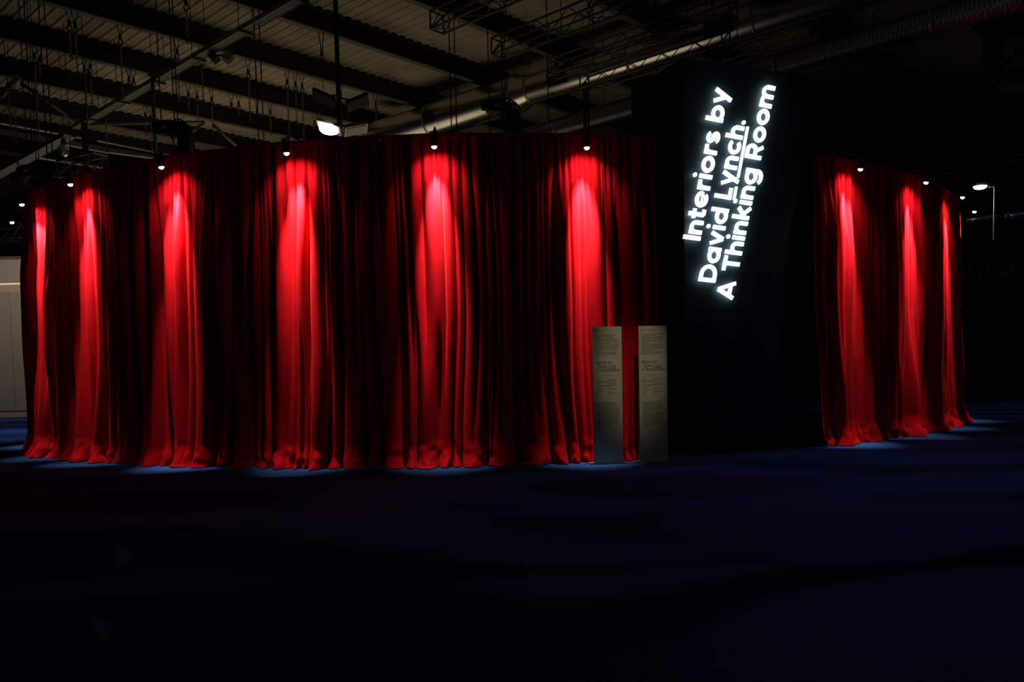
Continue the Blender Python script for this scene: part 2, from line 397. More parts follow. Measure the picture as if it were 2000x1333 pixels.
rng = np.random.default_rng(7)
LAT = rng.random((64, 4096))
def vnoise(a, b):
    a = np.asarray(a, float); b = np.asarray(b, float)
    ia = np.floor(a).astype(int); ib = np.floor(b).astype(int); fa = a - ia; fb = b - ib
    fa = fa * fa * (3 - 2 * fa); fb = fb * fb * (3 - 2 * fb)
    g_ = lambda i, j: LAT[j % 64, i % 4096]
    return (g_(ia, ib) * (1 - fa) + g_(ia + 1, ib) * fa) * (1 - fb) + (g_(ia, ib + 1) * (1 - fa) + g_(ia + 1, ib + 1) * fa) * fb - .5
def pleats(mean, lo, hi, depth, seed):
    r = np.random.default_rng(seed); w_ = np.clip(r.lognormal(math.log(mean), .45, 900), lo, hi)
    p = np.concatenate([[-.6], -.6 + np.cumsum(w_)]); hgt = np.clip(w_ * depth, .02, .17) * r.uniform(.55, 1.25, len(w_)); sk = r.uniform(.65, 1.5, len(w_))
    base = r.uniform(-.03, .03, len(w_) + 1); cr = np.where(r.random(len(w_) + 1) < .55, r.uniform(.03, .11, len(w_) + 1), 0)
    def f(s):
        i = np.clip(np.searchsorted(p, s) - 1, 0, len(w_) - 1); u = np.clip((s - p[i]) / w_[i], 0, 1)
        c = 1 - np.abs(2 * u ** sk[i] - 1) ** 2.3
        wl = w_[i]; crs = cr[i] * np.exp(-(u * wl / .016) ** 2) + cr[i + 1] * np.exp(-((1 - u) * wl / .016) ** 2)
        return c * hgt[i] + base[i] * (1 - u) + base[i + 1] * u - crs
    return f
P_TOP = pleats(.105, .05, .20, .85, 3)
P_MID = pleats(.15, .06, .40, .80, 11)
P_BOT = pleats(.24, .10, .48, .58, 23)
def curtain(s0, s1, parent):
    zs = np.concatenate([np.linspace(H_C, H_C - .5, 10), np.linspace(H_C - .65, .6, 30), np.linspace(.53, .015, 18)])
    cols = int((s1 - s0) / .009); sv = np.linspace(s0, s1, cols)
    S, Z = np.meshgrid(sv, zs)
    dn = 1 - Z / H_C
    Sw = S + .16 * vnoise(S * .9 + 5, Z * .35) * dn ** .8 + .03 * vnoise(S * 3 + 40, Z * .8 + 9)
    a = np.clip((dn - .02 + .25 * vnoise(S * 1.5, Z * .3)) / .30, 0, 1); a = a * a * (3 - 2 * a)
    b_ = np.clip((dn - .45 + .5 * vnoise(S * 1.2 + 77, Z * .3)) / .45, 0, 1); b_ = b_ * b_ * (3 - 2 * b_)
    d = P_TOP(Sw) * (.75 + .25 * dn) * (1 - a) + a * ((1 - b_) * P_MID(Sw) + b_ * P_BOT(Sw) * 1.05)
    crest = d.copy()
    d = d + .006 * vnoise(S * 14, Z * 1.2) + .02 * vnoise(S * 3.3, Z * .5)
    d = d - .09 + .10 * dn ** 1.5
    k = np.clip((.42 - Z) / .42, 0, 1)
    d = d + k ** 2.2 * (.03 + .9 * np.clip(crest, 0, .15)) + k * .075 * vnoise(S * 5 + 9, Z * 6) + k * .06 * vnoise(S * 11 + 3, Z * 11) + k ** 2 * .045 * vnoise(S * 24 + 60, Z * 16)
    Zo = Z + k * .05 * vnoise(S * 6 + 31, Z * 5) * (Z > .02) + (Z < .02) * 0.012 * np.abs(vnoise(S * 4, Z))
    Zo = np.maximum(Zo, .004)
    Zo[0] += .012 * vnoise(S[0] * 5, S[0] * 0)
    slide = .05 * dn * vnoise(S * 2.2 + 11, Z * .7) + k * .05 * vnoise(S * 7, Z * 7 + 4)
    x, y, tx, ty, nx, ny = curve(S)
    V = np.stack([x + nx * d + tx * slide, y + ny * d + ty * slide, Zo], -1).reshape(-1, 3)
    V -= np.array(parent.location)
    r, c = len(zs), cols
    idx = np.arange(r * c).reshape(r, c)
    q = np.stack([idx[:-1, :-1], idx[1:, :-1], idx[1:, 1:], idx[:-1, 1:]], -1).reshape(-1, 4)
    me = bpy.data.meshes.new('drape')
    me.vertices.add(len(V)); me.vertices.foreach_set('co', V.ravel())
    me.loops.add(q.size); me.loops.foreach_set('vertex_index', q.ravel().astype(np.int32))
    me.polygons.add(len(q)); me.polygons.foreach_set('loop_start', np.arange(0, q.size, 4, dtype=np.int32))
    me.update(calc_edges=True); me.polygons.foreach_set('use_smooth', [True] * len(q)); me.materials.append(MAT['velvet'])
    link('drape', me, parent)
    # heading tape along the top and the rail behind it
    for nm, m_, dz0, dz1, off in (('heading_band', 'velvet', -.02, .035, .005), ('rail', 'black', -.16, -.08, -.11)):
        mb = MB(); sv2 = np.arange(s0, s1, .06); x, y, tx, ty, nx, ny = curve(sv2)
        P = []
        for i in range(len(sv2)):
            o_ = off + (.012 * math.sin(sv2[i] * 9) if nm == 'heading_band' else 0)
            for (dd, z) in ((o_, H_C + dz0), (o_, H_C + dz1), (o_ - .03, H_C + dz1), (o_ - .03, H_C + dz0)):
                P.append((x[i] + nx[i] * dd - parent.location.x, y[i] + ny[i] * dd - parent.location.y, z))
        fs = []
        for i in range(len(sv2) - 1):
            for j in range(4): fs.append((4 * i + j, 4 * i + (j + 1) % 4, 4 * i + 4 + (j + 1) % 4, 4 * i + 4 + j))
        mb.add(P, fs).build(nm, m_, parent)
sA, sB = s_at_x(2.32), s_at_x(5.22)
ctl = thing('velvet_curtain', 'long curved red velvet curtain filling the left of the tall sign tower', 'curtain', (-3.2, 12.8, 0))
curtain(0.0, sA, ctl)
ctr = thing('velvet_curtain', 'shorter red velvet curtain curving away to the right of the sign tower', 'curtain', (7.5, 15.8, 0))
curtain(sB, S_TOT, ctr)

# ---------------------------------------------------------------- spotlights along the rim
OFF_L = 0.31
def rim_pos(px, py, back=False):
    best = None
    ss = np.arange(1.0, S_TOT - 1.0, .02); x, y, tx, ty, nx, ny = curve(ss)
    PX = []
    for i in range(len(ss)):
        u = CM.transposed() @ Vector((x[i] + nx[i] * OFF_L, y[i] + ny[i] * OFF_L, 4.66 - HC)); PX.append(F * u.x / -u.z)
    lo_, hi_ = int(np.argmin(PX)), int(np.argmax(PX))
    for i in range(len(ss)):
        if back == (lo_ <= i <= hi_) or (back and (i < lo_) != (px < 1000)): continue
        P = Vector((x[i] + nx[i] * OFF_L, y[i] + ny[i] * OFF_L, 0)); u = CM.transposed() @ (P + Vector((0, 0, 4.66 - HC)))
        sx = 1000 + F * u.x / -u.z
        if best is None or abs(sx - px) < best[0]: best = (abs(sx - px), i)
    i = best[1]
    return ss[i], Vector((x[i], y[i], 0)), Vector((nx[i], ny[i], 0))
LAMPS = [(24, 435, True, 'farthest spotlight at the left, past the curtain edge'), (42, 400, False, 'spotlight at the left edge of the long curtain'),
         (138, 361, False, 'rim spotlight second along the long curtain from its left edge'), (315, 327, False, 'rim spotlight below the pole, left of the nearest chain hoist'),
         (561, 300, False, 'rim spotlight just left of the big white floodlight'), (848, 287, False, 'rim spotlight under the shiny duct, middle of the long curtain'),
         (1145, 289, False, 'rim spotlight above the two notice boards'), (1681, 331, False, 'first rim spotlight to the right of the sign tower'),
         (1809, 357, False, 'second rim spotlight to the right of the sign tower'), (1880, 386, False, 'rim spotlight near the far right curtain edge'),
         (1903, 414, True, 'farthest spotlight at the right, past the curtain edge')]
def make_spot(px, py, back, label):
    s, base, n = rim_pos(px, py, back)
    P = base + n * OFF_L
    # height that puts the lens at its place on the rim
    d = ray(px, py); z = HC + d.z * (P.length / Vector((d.x, d.y)).length); z = min(4.80, max(4.5, z))
    t = thing('rim_spotlight', label + ', with warm glowing lens', 'spotlight', (base.x, base.y, z), math.atan2(n.y, n.x), 'spotlights along the curtain rim')
    X = OFF_L
    MB().path([(-.14, 0, 4.80 - z), (-.10, 0, 4.99 - z), (X * .55, 0, 4.99 - z), (X, 0, 4.90 - z)], .014, 8).build('arm', 'black', t)
    MB().bevel_box((-.12, 0, 4.90 - z), (.07, .09, .16), .01).build('clamp', 'black', t)
    Q = Matrix.Rotation(R(10), 3, 'Y')
    MB().lathe([(.024, .20), (.040, .19), (.044, .16), (.044, .05), (.050, .04), (.052, .012), (.046, .010)], 18, Q, (X, 0, 0)).build('housing', 'black', t, True)
    y_ = MB(); 
    for sy in (-1, 1): y_.box((X + .02, sy * .056, .14), (.022, .007, .14))
    y_.box((X + .02, 0, .21), (.03, .12, .01)); y_.build('yoke', 'black', t)
    MB().lathe([(.040, .010), (.038, -.006), (.031, -.018), (.018, -.027), (.004, -.030)], 16, Q, (X, 0, 0)).build('lens', 'lens_warm', t, True)
    lp = Vector((X, 0, -.05))
    # narrow beam of the lamp, and its wider spill
    for nm, pw, tilt, half, bl in (('spot_beam', SPOT_W, 20, 31, 1.0), ('spot_spill', SPOT_W * .024, 46, 57, 1.0)):
        ld = bpy.data.lights.new(nm, 'SPOT'); ld.energy = pw; ld.color = (1.0, .86, .68)
        ld.spot_size = R(2 * half); ld.spot_blend = bl; ld.shadow_soft_size = .03
        lo = bpy.data.objects.new(nm, ld); COL.objects.link(lo); lo.parent = t; lo.location = lp
        if nm == 'spot_beam': lo.scale = (.46, 1, 1)      # oval beam lens
        lo.rotation_euler = Vector((-math.sin(R(tilt)), 0, -math.cos(R(tilt)))).to_track_quat('-Z', 'Y').to_euler()
    return t
SPOT_W = 1250
for a in LAMPS: make_spot(*a)

# ---------------------------------------------------------------- sign tower with illuminated lettering
C0 = Vector((2.82, 13.25, 0)); E0 = Vector((5.17, 14.2, 0)); TE = (E0 - C0).normalized(); TN = Vector((TE.y, -TE.x, 0)); TW = (E0 - C0).length; TH = 6.3
tw = thing('sign_tower', 'tall black sign tower with white glowing lettering between the red curtains', 'sign tower', C0)
ZUP = Vector((0, 0, 1))
def tbox(u0, u1, n0, n1, z0, z1, name, m, parent=tw):
    P = [TE * u + TN * n_ + ZUP * z for u in (u0, u1) for n_ in (n0, n1) for z in (z0, z1)]
    return MB().add(P, [(0, 1, 3, 2), (4, 6, 7, 5), (0, 4, 5, 1), (2, 3, 7, 6), (0, 2, 6, 4), (1, 5, 7, 3)]).build(name, m, parent)
tbox(.0, TW, -1.6, -.02, .0, TH, 'body', 'black')
tbox(.0, TW, -.02, .0, 2.35, TH, 'front_panel', 'tower_black')
tbox(.0, TW, -.02, -.003, .08, 2.345, 'front_panel', 'tower_black')
tbox(.0, TW, -.02, .012, .0, .075, 'plinth', 'black')
LETW = .19
uy = TE * -.318 + ZUP * .024
for text, u0, v0, v1, k in (('Interiors by', .262, 3.44, 5.875, .236), ('David Lynch.', .546, 2.775, 5.415, .2355), ('A Thinking Room', .884, 2.50, 6.02, .252)):
    wd = text_width(text, LETW, .085); sc = (v1 - v0) / wd
    fr = Frame(TE * u0 + ZUP * v0 + TN * .035, (TE * k + ZUP) * sc, uy, TN)
    res = write(text, LETW, .085, fr, .025, 'letter_glow', 'letter', tw)
    if text.startswith('David'):
        xs = {i: x for i, (x, c, o) in enumerate(res)}
        Lx, yx, nx_, dotx = xs[5], xs[6], xs[7], xs[10]
        for a, b2 in ((Lx + .02, yx + .02), (yx + .46, dotx - .05)):
            mb = MB(); P = [fr(x, y) for x, y in ((a, -.26), (b2, -.26), (b2, -.13), (a, -.13))]
            mb.add(P + [p + TN * .025 for p in P], [(0, 3, 2, 1), (4, 5, 6, 7), (0, 1, 5, 4), (1, 2, 6, 5), (2, 3, 7, 6), (3, 0, 4, 7)]).build('underline', 'letter_glow', tw)

# ---------------------------------------------------------------- the two notice boards
def font_mesh(txt, size):
    cu = bpy.data.curves.new('t', 'FONT'); cu.body = txt; cu.size = size; cu.resolution_u = 2
    o = bpy.data.objects.new('t', cu); COL.objects.link(o)
    dg = bpy.context.evaluated_depsgraph_get(); me = o.evaluated_get(dg).to_mesh()
    vv = [v.co.copy() for v in me.vertices]; ff = [tuple(p.vertices) for p in me.polygons]
    o.evaluated_get(dg).to_mesh_clear(); bpy.data.objects.remove(o); bpy.data.curves.remove(cu)
    return vv, ff
def notice(p0, p1, label, lang, seed):
    p0, p1 = Vector(p0), Vector(p1); ux = (p1 - p0).normalized(); un = Vector((ux.y, -ux.x, 0)); W_ = (p1 - p0).length; H_ = 2.05
    t = thing('notice_board', label, 'notice board', p0, 0, 'notice boards beside the entrance')
    def bx(u0, u1, n0, n1, z0, z1, nm, m_, par=t):
        P = [ux * u + un * n_ + ZUP * z for u in (u0, u1) for n_ in (n0, n1) for z in (z0, z1)]
        return MB().add(P, [(0, 1, 3, 2), (4, 6, 7, 5), (0, 4, 5, 1), (2, 3, 7, 6), (0, 2, 6, 4), (1, 5, 7, 3)]).build(nm, m_, par)
    bx(0, W_, -.02, 0, 0, H_, 'panel', 'board')
    bx(-.0025, 0, -.02, 0, .0, H_, 'edge', 'board_edge')
    bx(-.06, W_ - .07, -.17, -.02, 0, .02, 'foot', 'board_foot')
    rr = random.Random(seed); T = .0008
    def bars(mb, x0, x1, z, h_):
        x = x0
        while x < x1 - .004:
            l = min(rr.uniform(.010, .032), x1 - x); mb.add([ux * a + un * T + ZUP * zz for a, zz in ((x, z), (x + l, z), (x + l, z + h_), (x, z + h_))], [(0, 1, 2, 3)]); x += l + .0045
    # header
    def small(txt, x, z, size, nm, m_='ink'):
        vv, ff = font_mesh(txt, size)
        MB().add([ux * (x + v.x) + un * T + ZUP * (z + v.y) for v in vv], ff).build(nm, m_, t)
    MB().add([ux * (.038 + .009 * math.cos(a)) + un * T + ZUP * (1.99 + .009 * math.sin(a)) for a in [i * math.pi / 8 for i in range(16)]], [tuple(range(16))]).build('printed_dot', 'ink', t)
    small('Salone del Mobile.Milano', .055, 1.983, .021, 'printed_heading')
    mb = MB()
    L1 = [.92, .82, .76, .90, .93, .99, .62, .98, .97, .96, .97, .25, .92, .88, .86] if lang == 'it' else [.94, .60, .90, .97, .88, .86, .33, .88, .97, .94, .91, .52, .78, .90, .82]
    for i, f_ in enumerate(L1): bars(mb, .035, .035 + (W_ - .075) * f_, 1.925 - i * .0214, .0085)
    mb.build('printed_paragraph', 'ink_soft', t)
    for z in (1.585, 1.285, .985):
        bx(.05, W_ - .04, 0, .0006, z, z + .0016, 'printed_rule', 'ink_soft')
    # title
    sc = .046
    for txt, x, z in (('Interiors by', .040, 1.495), ('David Lynch.', .084, 1.437), ('A Thinking Room', .045, 1.381)):
        fr = Frame(ux * x + ZUP * z + un * .0004, ux * sc * .93, ZUP * sc, un)
        wsum = text_width(txt, .13, .12); res = []
        tgt = {'Interiors by': .245, 'David Lynch.': .272, 'A Thinking Room': .368}[txt] * W_ / .44
        fr.ux = ux * (tgt / wsum)
        write(txt, .13, .12, fr, .0006, 'ink', 'printed_title', t, per_letter=False)
        if txt.startswith('David'):
            off_ = text_width('David ', .13, .12) + .1; e_ = text_width('David Lynch', .13, .12)
            P = [fr(a, b2) for a, b2 in ((off_, -.24), (e_, -.24), (e_, -.12), (off_, -.12))]
            MB().add([p + un * .0004 for p in P], [(0, 1, 2, 3)]).build('printed_underline', 'ink', t)
    small('A cura di Antonio Monda' if lang == 'it' else 'Curated by Antonio Monda', .06, 1.318, .023, 'printed_credit')
    mb = MB()
    for i, f_ in enumerate([.3, .95, .98, .35, 0, .9, .95, 0, .5, .45, 0, .58, .42, 0, .35, .33]):
        if f_: bars(mb, .045, .045 + (W_ * .43) * f_, 1.248 - i * .0145, .006)
    for i, f_ in enumerate([.7, .5, 0, .52, .75, .72, .7, .45, 0, .6, .78, 0, .4, .95, .5, 0, .36]):
        if f_: bars(mb, W_ * .50, W_ * .50 + (W_ * .43) * f_, 1.256 - i * .0145, .006)
    mb.build('printed_credits', 'ink_soft', t)
    mb = MB()
    L2 = [.92, .85, .97, .78, .98, .96, .86, .95, .90, .99, .95, .89, .85, .95, .99, .88, .60] if lang == 'it' else [.88, .83, .80, .90, .89, .82, .83, .35, .86, .93, .96, .93, .91, .97, .93, .96, .97, .58]
    for i, f_ in enumerate(L2): bars(mb, .045, .045 + (W_ - .085) * f_, .915 - i * .0208, .0085)
    mb.build('printed_paragraph', 'ink_soft', t)
    small('Antonio Monda', .05, .535, .02, 'printed_signature')
    return t
notice((1.215, 12.16, 0), (1.655, 12.215, 0), 'tall narrow cream notice board standing against the bright red fold', 'it', 4)
notice((1.91, 12.23, 0), (2.345, 12.33, 0), 'tall narrow cream notice board nearest the black sign tower', 'en', 9)

# ---------------------------------------------------------------- cable tray, trusses, ducts
DN = BN                                                       # their direction
trd = thing('cable_tray', 'grey steel cable tray crossing under the roof beams at upper left', 'cable tray', atz(140, 251, 8.0))
a, b2 = atz(140, 251, 8.0), atz(572, 0, 8.0); d = (b2 - a).normalized(); Lt = 17.0; side = Vector((-d.y, d.x, 0))
def obox(o, d, side, l0, l1, s0, s1, z0, z1):
    P = [o + d * l + side * s_ + ZUP * z for l in (l0, l1) for s_ in (s0, s1) for z in (z0, z1)]
    return P, [(0, 1, 3, 2), (4, 6, 7, 5), (0, 4, 5, 1), (2, 3, 7, 6), (0, 2, 6, 4), (1, 5, 7, 3)]
O0 = Vector((0, 0, 0))
MB().add(*obox(O0, d, side, 0, Lt, 0, .18, .0, .012)).build('tray_base', 'steel_grey', trd)
MB().add(*obox(O0, d, side, 0, Lt, -.012, 0, -.01, .09)).build('side_rail', 'galv', trd)
MB().add(*obox(O0, d, side, 0, Lt, .18, .192, -.01, .09)).build('side_rail', 'steel_grey', trd)
for k in range(9):
    l = 1.2 + k * 1.9
    MB().add(*obox(O0, d, side, l, l + .04, -.06, .25, -.04, -.012)).build('cross_bar', 'steel_dark', trd)
    for s_ in (-.05, .24): MB().tube(d * l + side * s_ + ZUP * -.03, d * l + side * s_ + ZUP * 1.4, .008, 6).build('hanger_rod', 'wire', trd)
a, b2 = atz(-60, 368, 7.0), atz(125, 265, 7.0); d = (b2 - a).normalized(); side = Vector((-d.y, d.x, 0)); Lt = (b2 - a).length
tr2 = thing('cable_tray', 'pale cable tray at the far left above the leftmost spotlights', 'cable tray', a)
MB().add(*obox(O0, d, side, 0, Lt, 0, .26, .0, .012)).build('tray_base', 'galv', tr2)
for s_ in (-.012, .26): MB().add(*obox(O0, d, side, 0, Lt, s_, s_ + .012, -.01, .10)).build('side_rail', 'galv', tr2)
for k in range(5): MB().tube(d * (.4 + k) + side * .13, d * (.4 + k) + side * .13 + ZUP * 2.4, .008, 6).build('hanger_rod', 'wire', tr2)

def truss(o, d, length, size, label, m='steel_grey', hang=True):
    d = Vector(d).normalized(); side = Vector((-d.y, d.x, 0)); t = thing('box_truss', label, 'truss', o, 0, 'lighting trusses under the roof')
    cor = [(0, 0), (size, 0), (0, size), (size, size)]
    for s_, z in cor: MB().tube(side * s_ + ZUP * z, d * length + side * s_ + ZUP * z, .022, 8).build('chord', m, t, True)
    n = max(3, int(length / (size * 1.15))); st = length / n
    bm_ = {}
    for k in range(n):
        l0, l1 = k * st, (k + 1) * st
        up = k % 2 == 0
        for s_ in (0, size):
            MB().tube(d * l0 + side * s_ + ZUP * (0 if up else size), d * l1 + side * s_ + ZUP * (size if up else 0), .010, 5).build('lattice_bar', m, t)
        MB().tube(d * l0 + side * (0 if up else size), d * l1 + side * (size if up else 0), .010, 5).build('lattice_bar', m, t)
    for l in (0, length):
        for p, q in (((0, 0), (size, 0)), ((size, 0), (size, size)), ((size, size), (0, size)), ((0, size), (0, 0)), ((0, 0), (size, size))):
            MB().tube(d * l + side * p[0] + ZUP * p[1], d * l + side * q[0] + ZUP * q[1], .016, 6).build('end_bar', m, t)
    if hang:
        for l in (.25, length - .4):
            MB().tube(d * l + side * size / 2 + ZUP * size, d * l + side * size / 2 + ZUP * (ZD - o[2]), .010, 6).build('hanging_wire', 'wire', t)
            MB().bevel_box(d * l + side * size / 2 + ZUP * (size + .06), (.07, .07, .12), .015).build('shackle', 'wire', t)
    return t
for p, Ln, lb in (((841, 57), 6.5, 'box truss highest in the photo, above the chain hoist by the duct'), ((960, 107), 4.8, 'box truss with its open end above the chain hoist, second from the top'),
                  ((1070, 147), 4.0, 'box truss hanging just above the shiny duct, third from the top'), ((1133, 172), 3.3, 'box truss lying across the shiny duct, left of the sign tower'),
                  ((1410, 120), 4.2, 'dim box truss above the sign tower top')):
    truss(atz(*p, 7.3), BN, Ln, .30, lb)
truss(aty(112, 346, 19), (1, -.55, 0), 1.3, .36, 'short pale box truss above the second spotlight from the left', 'galv')
truss(aty(-25, 470, 24), (1, -.35, 0), 1.4, .40, 'short box truss at the left photo edge above the white stand', 'galv')
truss(aty(1578, 320, 17.5), (1, .35, 0), 1.0, .32, 'small dark box truss just right of the sign tower')

def ring_sweep(pts, r, n=24):
    mb = MB(); 
    for (a, ra), (b2, rb) in zip(pts, pts[1:]): mb.tube(a, b2, ra, n, rb, caps=False)
    return mb
dz = ZUP * .42
A = [atz(840, 275, 8.0), atz(1016, 217, 8.0), atz(1360, 107, 8.10)]
base = A[0].copy(); ax = (A[2] - A[1]).normalized(); ax.z = 0; ax.normalize()
dct = thing('ventilation_duct', 'large shiny bare metal ventilation duct rising towards the upper right', 'duct', base)
o_ = A[1] - base - ax * 0
Ltot = 30
secs = [(-6.0, -3.2, .46), (-3.2, -.05, .46), (.0, .35, None), (.4, 3.4, .34), (3.4, 6.4, .34), (6.4, 9.6, .34), (9.6, 13, .34)]
c0 = A[1] - base + ZUP * .44
for l0, l1, r_ in secs:
    if r_: mb = MB().tube(c0 + ax * l0, c0 + ax * (l1 - .012), r_, 32, caps=False)
    else: mb = MB().tube(c0 + ax * (l0 - .06), c0 + ax * (l1 + .06), .46, 32, .34, caps=False)
    mb.build('duct_section', 'duct', dct, True)
for l, r_ in ((-3.2, .475), (-.05, .475), (.40, .355), (3.4, .352), (6.4, .352), (9.6, .352)):
    MB().tube(c0 + ax * (l - .03), c0 + ax * (l + .03), r_, 32).build('joint_band', 'galv', dct, True)
def grille(px, py, r_, l):
    # box grille fixed on the side of the duct facing the camera
    best = None
    for k in range(400):
        L_ = -6 + k * .05; P = base + c0 + ax * L_; u = CM.transposed() @ (P - Vector((0, 0, HC))); sx = 1000 + F * u.x / -u.z
        if best is None or abs(sx - px) < best[0]: best = (abs(sx - px), L_)
    L_ = best[1]; nrm = (Vector((0, 0, HC)) - (base + c0 + ax * L_)); nrm -= ax * nrm.dot(ax); nrm.normalize(); nrm = (nrm + ZUP * .25).normalized()
    up = ax.cross(nrm); 
    M3 = Matrix((ax, up, nrm)).transposed()
    g_ = MB().box(c0 + ax * L_ + nrm * (r_ + .01), (l, .30, .10), M=M3).build('vent_grille', 'black', dct)
    for k in range(4):
        MB().box(c0 + ax * L_ + nrm * (r_ + .064) + up * (-.105 + k * .07), (l * .92, .025, .012), M=M3).build('louvre', 'steel_dark', g_)
grille(860, 247, .44, .34); grille(1103, 165, .33, .52); grille(1418, 65, .33, .62)
for l in (-2.2, 1.6, 4.8, 8.0):
    MB().tube(c0 + ax * l + ZUP * .3, c0 + ax * l + ZUP * 1.4, .008, 6).build('hanger_rod', 'wire', dct)

P0, P1 = atz(1040, 288, 7.3), atz(1780, 86, 7.3); P0 = P0 + (P1 - P0).normalized() * -2.0
d = (P1 - P0); Ld = d.length; d.normalize()
sp = thing('spiral_duct', 'dim ribbed spiral duct passing behind the sign tower', 'duct', P0, math.atan2(d.y, d.x))
k = 0.0
while k < Ld + 4:
    MB().tube((k, 0, .30), (k + 2.93, 0, .30), .25, 28, caps=False).build('duct_section', 'spiral', sp, True)
    MB().tube((k + 2.9, 0, .30), (k + 2.97, 0, .30), .262, 28).build('joint_band', 'galv', sp, True)
    MB().tube((k + 1.4, 0, .5), (k + 1.4, 0, ZD - 7.3), .008, 6).build('hanger_rod', 'wire', sp); k += 3.0

# pipes and duct at the far right
def pipe(name, label, pts, r, m, cat='pipe'):
    b0 = Vector(pts[0]); mb = MB().path([Vector(p) - b0 for p in pts], r, 10)
    t = thing(name, label, cat, b0); mb.build('pipe_run', m, t, True)
    for p in pts[1:-1]: MB().tube(Vector(p) - b0 - Vector((.06, 0, 0)), Vector(p) - b0 + Vector((.06, 0, 0)), r * 1.3, 10).build('coupling', m, t, True)
    for p in pts[::2]: MB().tube(Vector(p) - b0, Vector((p[0], p[1], ZD)) - b0, .008, 6).build('hanger_rod', 'wire', t)
    return t
pipe('sprinkler_pipe', 'thin reddish pipe under the roof at the right', [aty(x, y, 24) for x, y in ((1760, 337), (1845, 322), (1862, 322), (1930, 309), (2030, 297))], .035, 'red_pipe')
pipe('sprinkler_pipe', 'thin grey pipe stepping up below the reddish pipe', [aty(x, y, 24) for x, y in ((1830, 343), (1885, 333), (1900, 327), (1925, 323), (1970, 316), (2030, 306))], .03, 'galv')
pipe('ventilation_duct', 'slim duct at the right edge above the dark stand', [aty(x, y, 25) for x, y in ((1880, 432), (1960, 423), (2050, 413))], .16, 'duct', 'duct')

# ---------------------------------------------------------------- hoists, lamps and rigging
def hoist(px, py, Y, label, rz=0.0, s=1.0, two=False):
    p = aty(px, py, Y); t = thing('chain_hoist', label, 'chain hoist', p, rz)
    MB().bevel_box((-.16 * s, 0, .12 * s), (.34 * s, .22 * s, .24 * s), .03 * s).build('motor_housing', 'black', t)
    MB().tube((-.33 * s, 0, .12 * s), (-.42 * s, 0, .12 * s), .10 * s, 16).build('motor_cap', 'black', t)
    MB().box((-.18 * s, -.113 * s, .10 * s), (.10 * s, .006, .055 * s)).build('rating_plate', 'label_white', t)
    if two: MB().box((.16 * s, -.12 * s, .10 * s), (.11 * s, .006, .075 * s)).build('rating_plate', 'label_white', t)
    MB().bevel_box((.10 * s, 0, .08 * s), (.22 * s, .24 * s, .22 * s), .03 * s).build('gear_housing', 'black', t)
    MB().lathe([(.05 * s, -.62 * s), (.13 * s, -.56 * s), (.16 * s, -.3 * s), (.15 * s, -.06 * s), (.13 * s, .04 * s)], 18, None, (.16 * s, .02, 0)).build('chain_bag', 'black', t, True)
    c_ = [Vector((.05 * s + .17 * s * math.cos(a), -.06, .06 * s + .20 * s * math.sin(a))) for a in [i * math.pi / 8 - .5 for i in range(13)]]
    MB().path(c_, .014 * s, 6).build('power_cable', 'black', t, True)
    MB().path([v + Vector((.06, -.04, -.05)) for v in c_[:10]], .012 * s, 6).build('power_cable', 'black', t, True)
    MB().tube((-.06 * s, -.02, .0), (-.06 * s, -.02, -.22 * s), .012 * s, 6).build('load_chain', 'chain_steel', t)
    MB().loop((-.06 * s, -.02, -.27 * s), Vector((.05 * s, 0, 0)), Vector((0, 0, .06 * s)), .013 * s).build('hook', 'chain_steel', t)
    MB().tube((-.06 * s, -.03, -.02), (-.06 * s, -.03, -.12 * s), .022 * s, 6).build('hook_sleeve', 'red_paint', t)
    for dx in (-.03, .03): MB().tube((dx * s, 0, .22 * s), (dx * s, 0, ZD - p.z), .010, 6).build('suspension_chain', 'wire', t)
    return t
hoist(345, 262, 15.0, 'black chain hoist with white plate left of centre above the curtain', .1, .95)
hoist(985, 222, 15.5, 'black chain hoist with two pale plates in front of the shiny duct', .35, 1.0, True)
hoist(75, 345, 18.0, 'black chain hoist at the far left above the leftmost lit fold', .0, 1.0)
hoist(1712, 275, 17.5, 'dim black chain hoist above the right curtain', .0, .8)
hoist(1651, 212, 20.0, 'barely visible chain hoist high beside the sign tower', .0, .75)

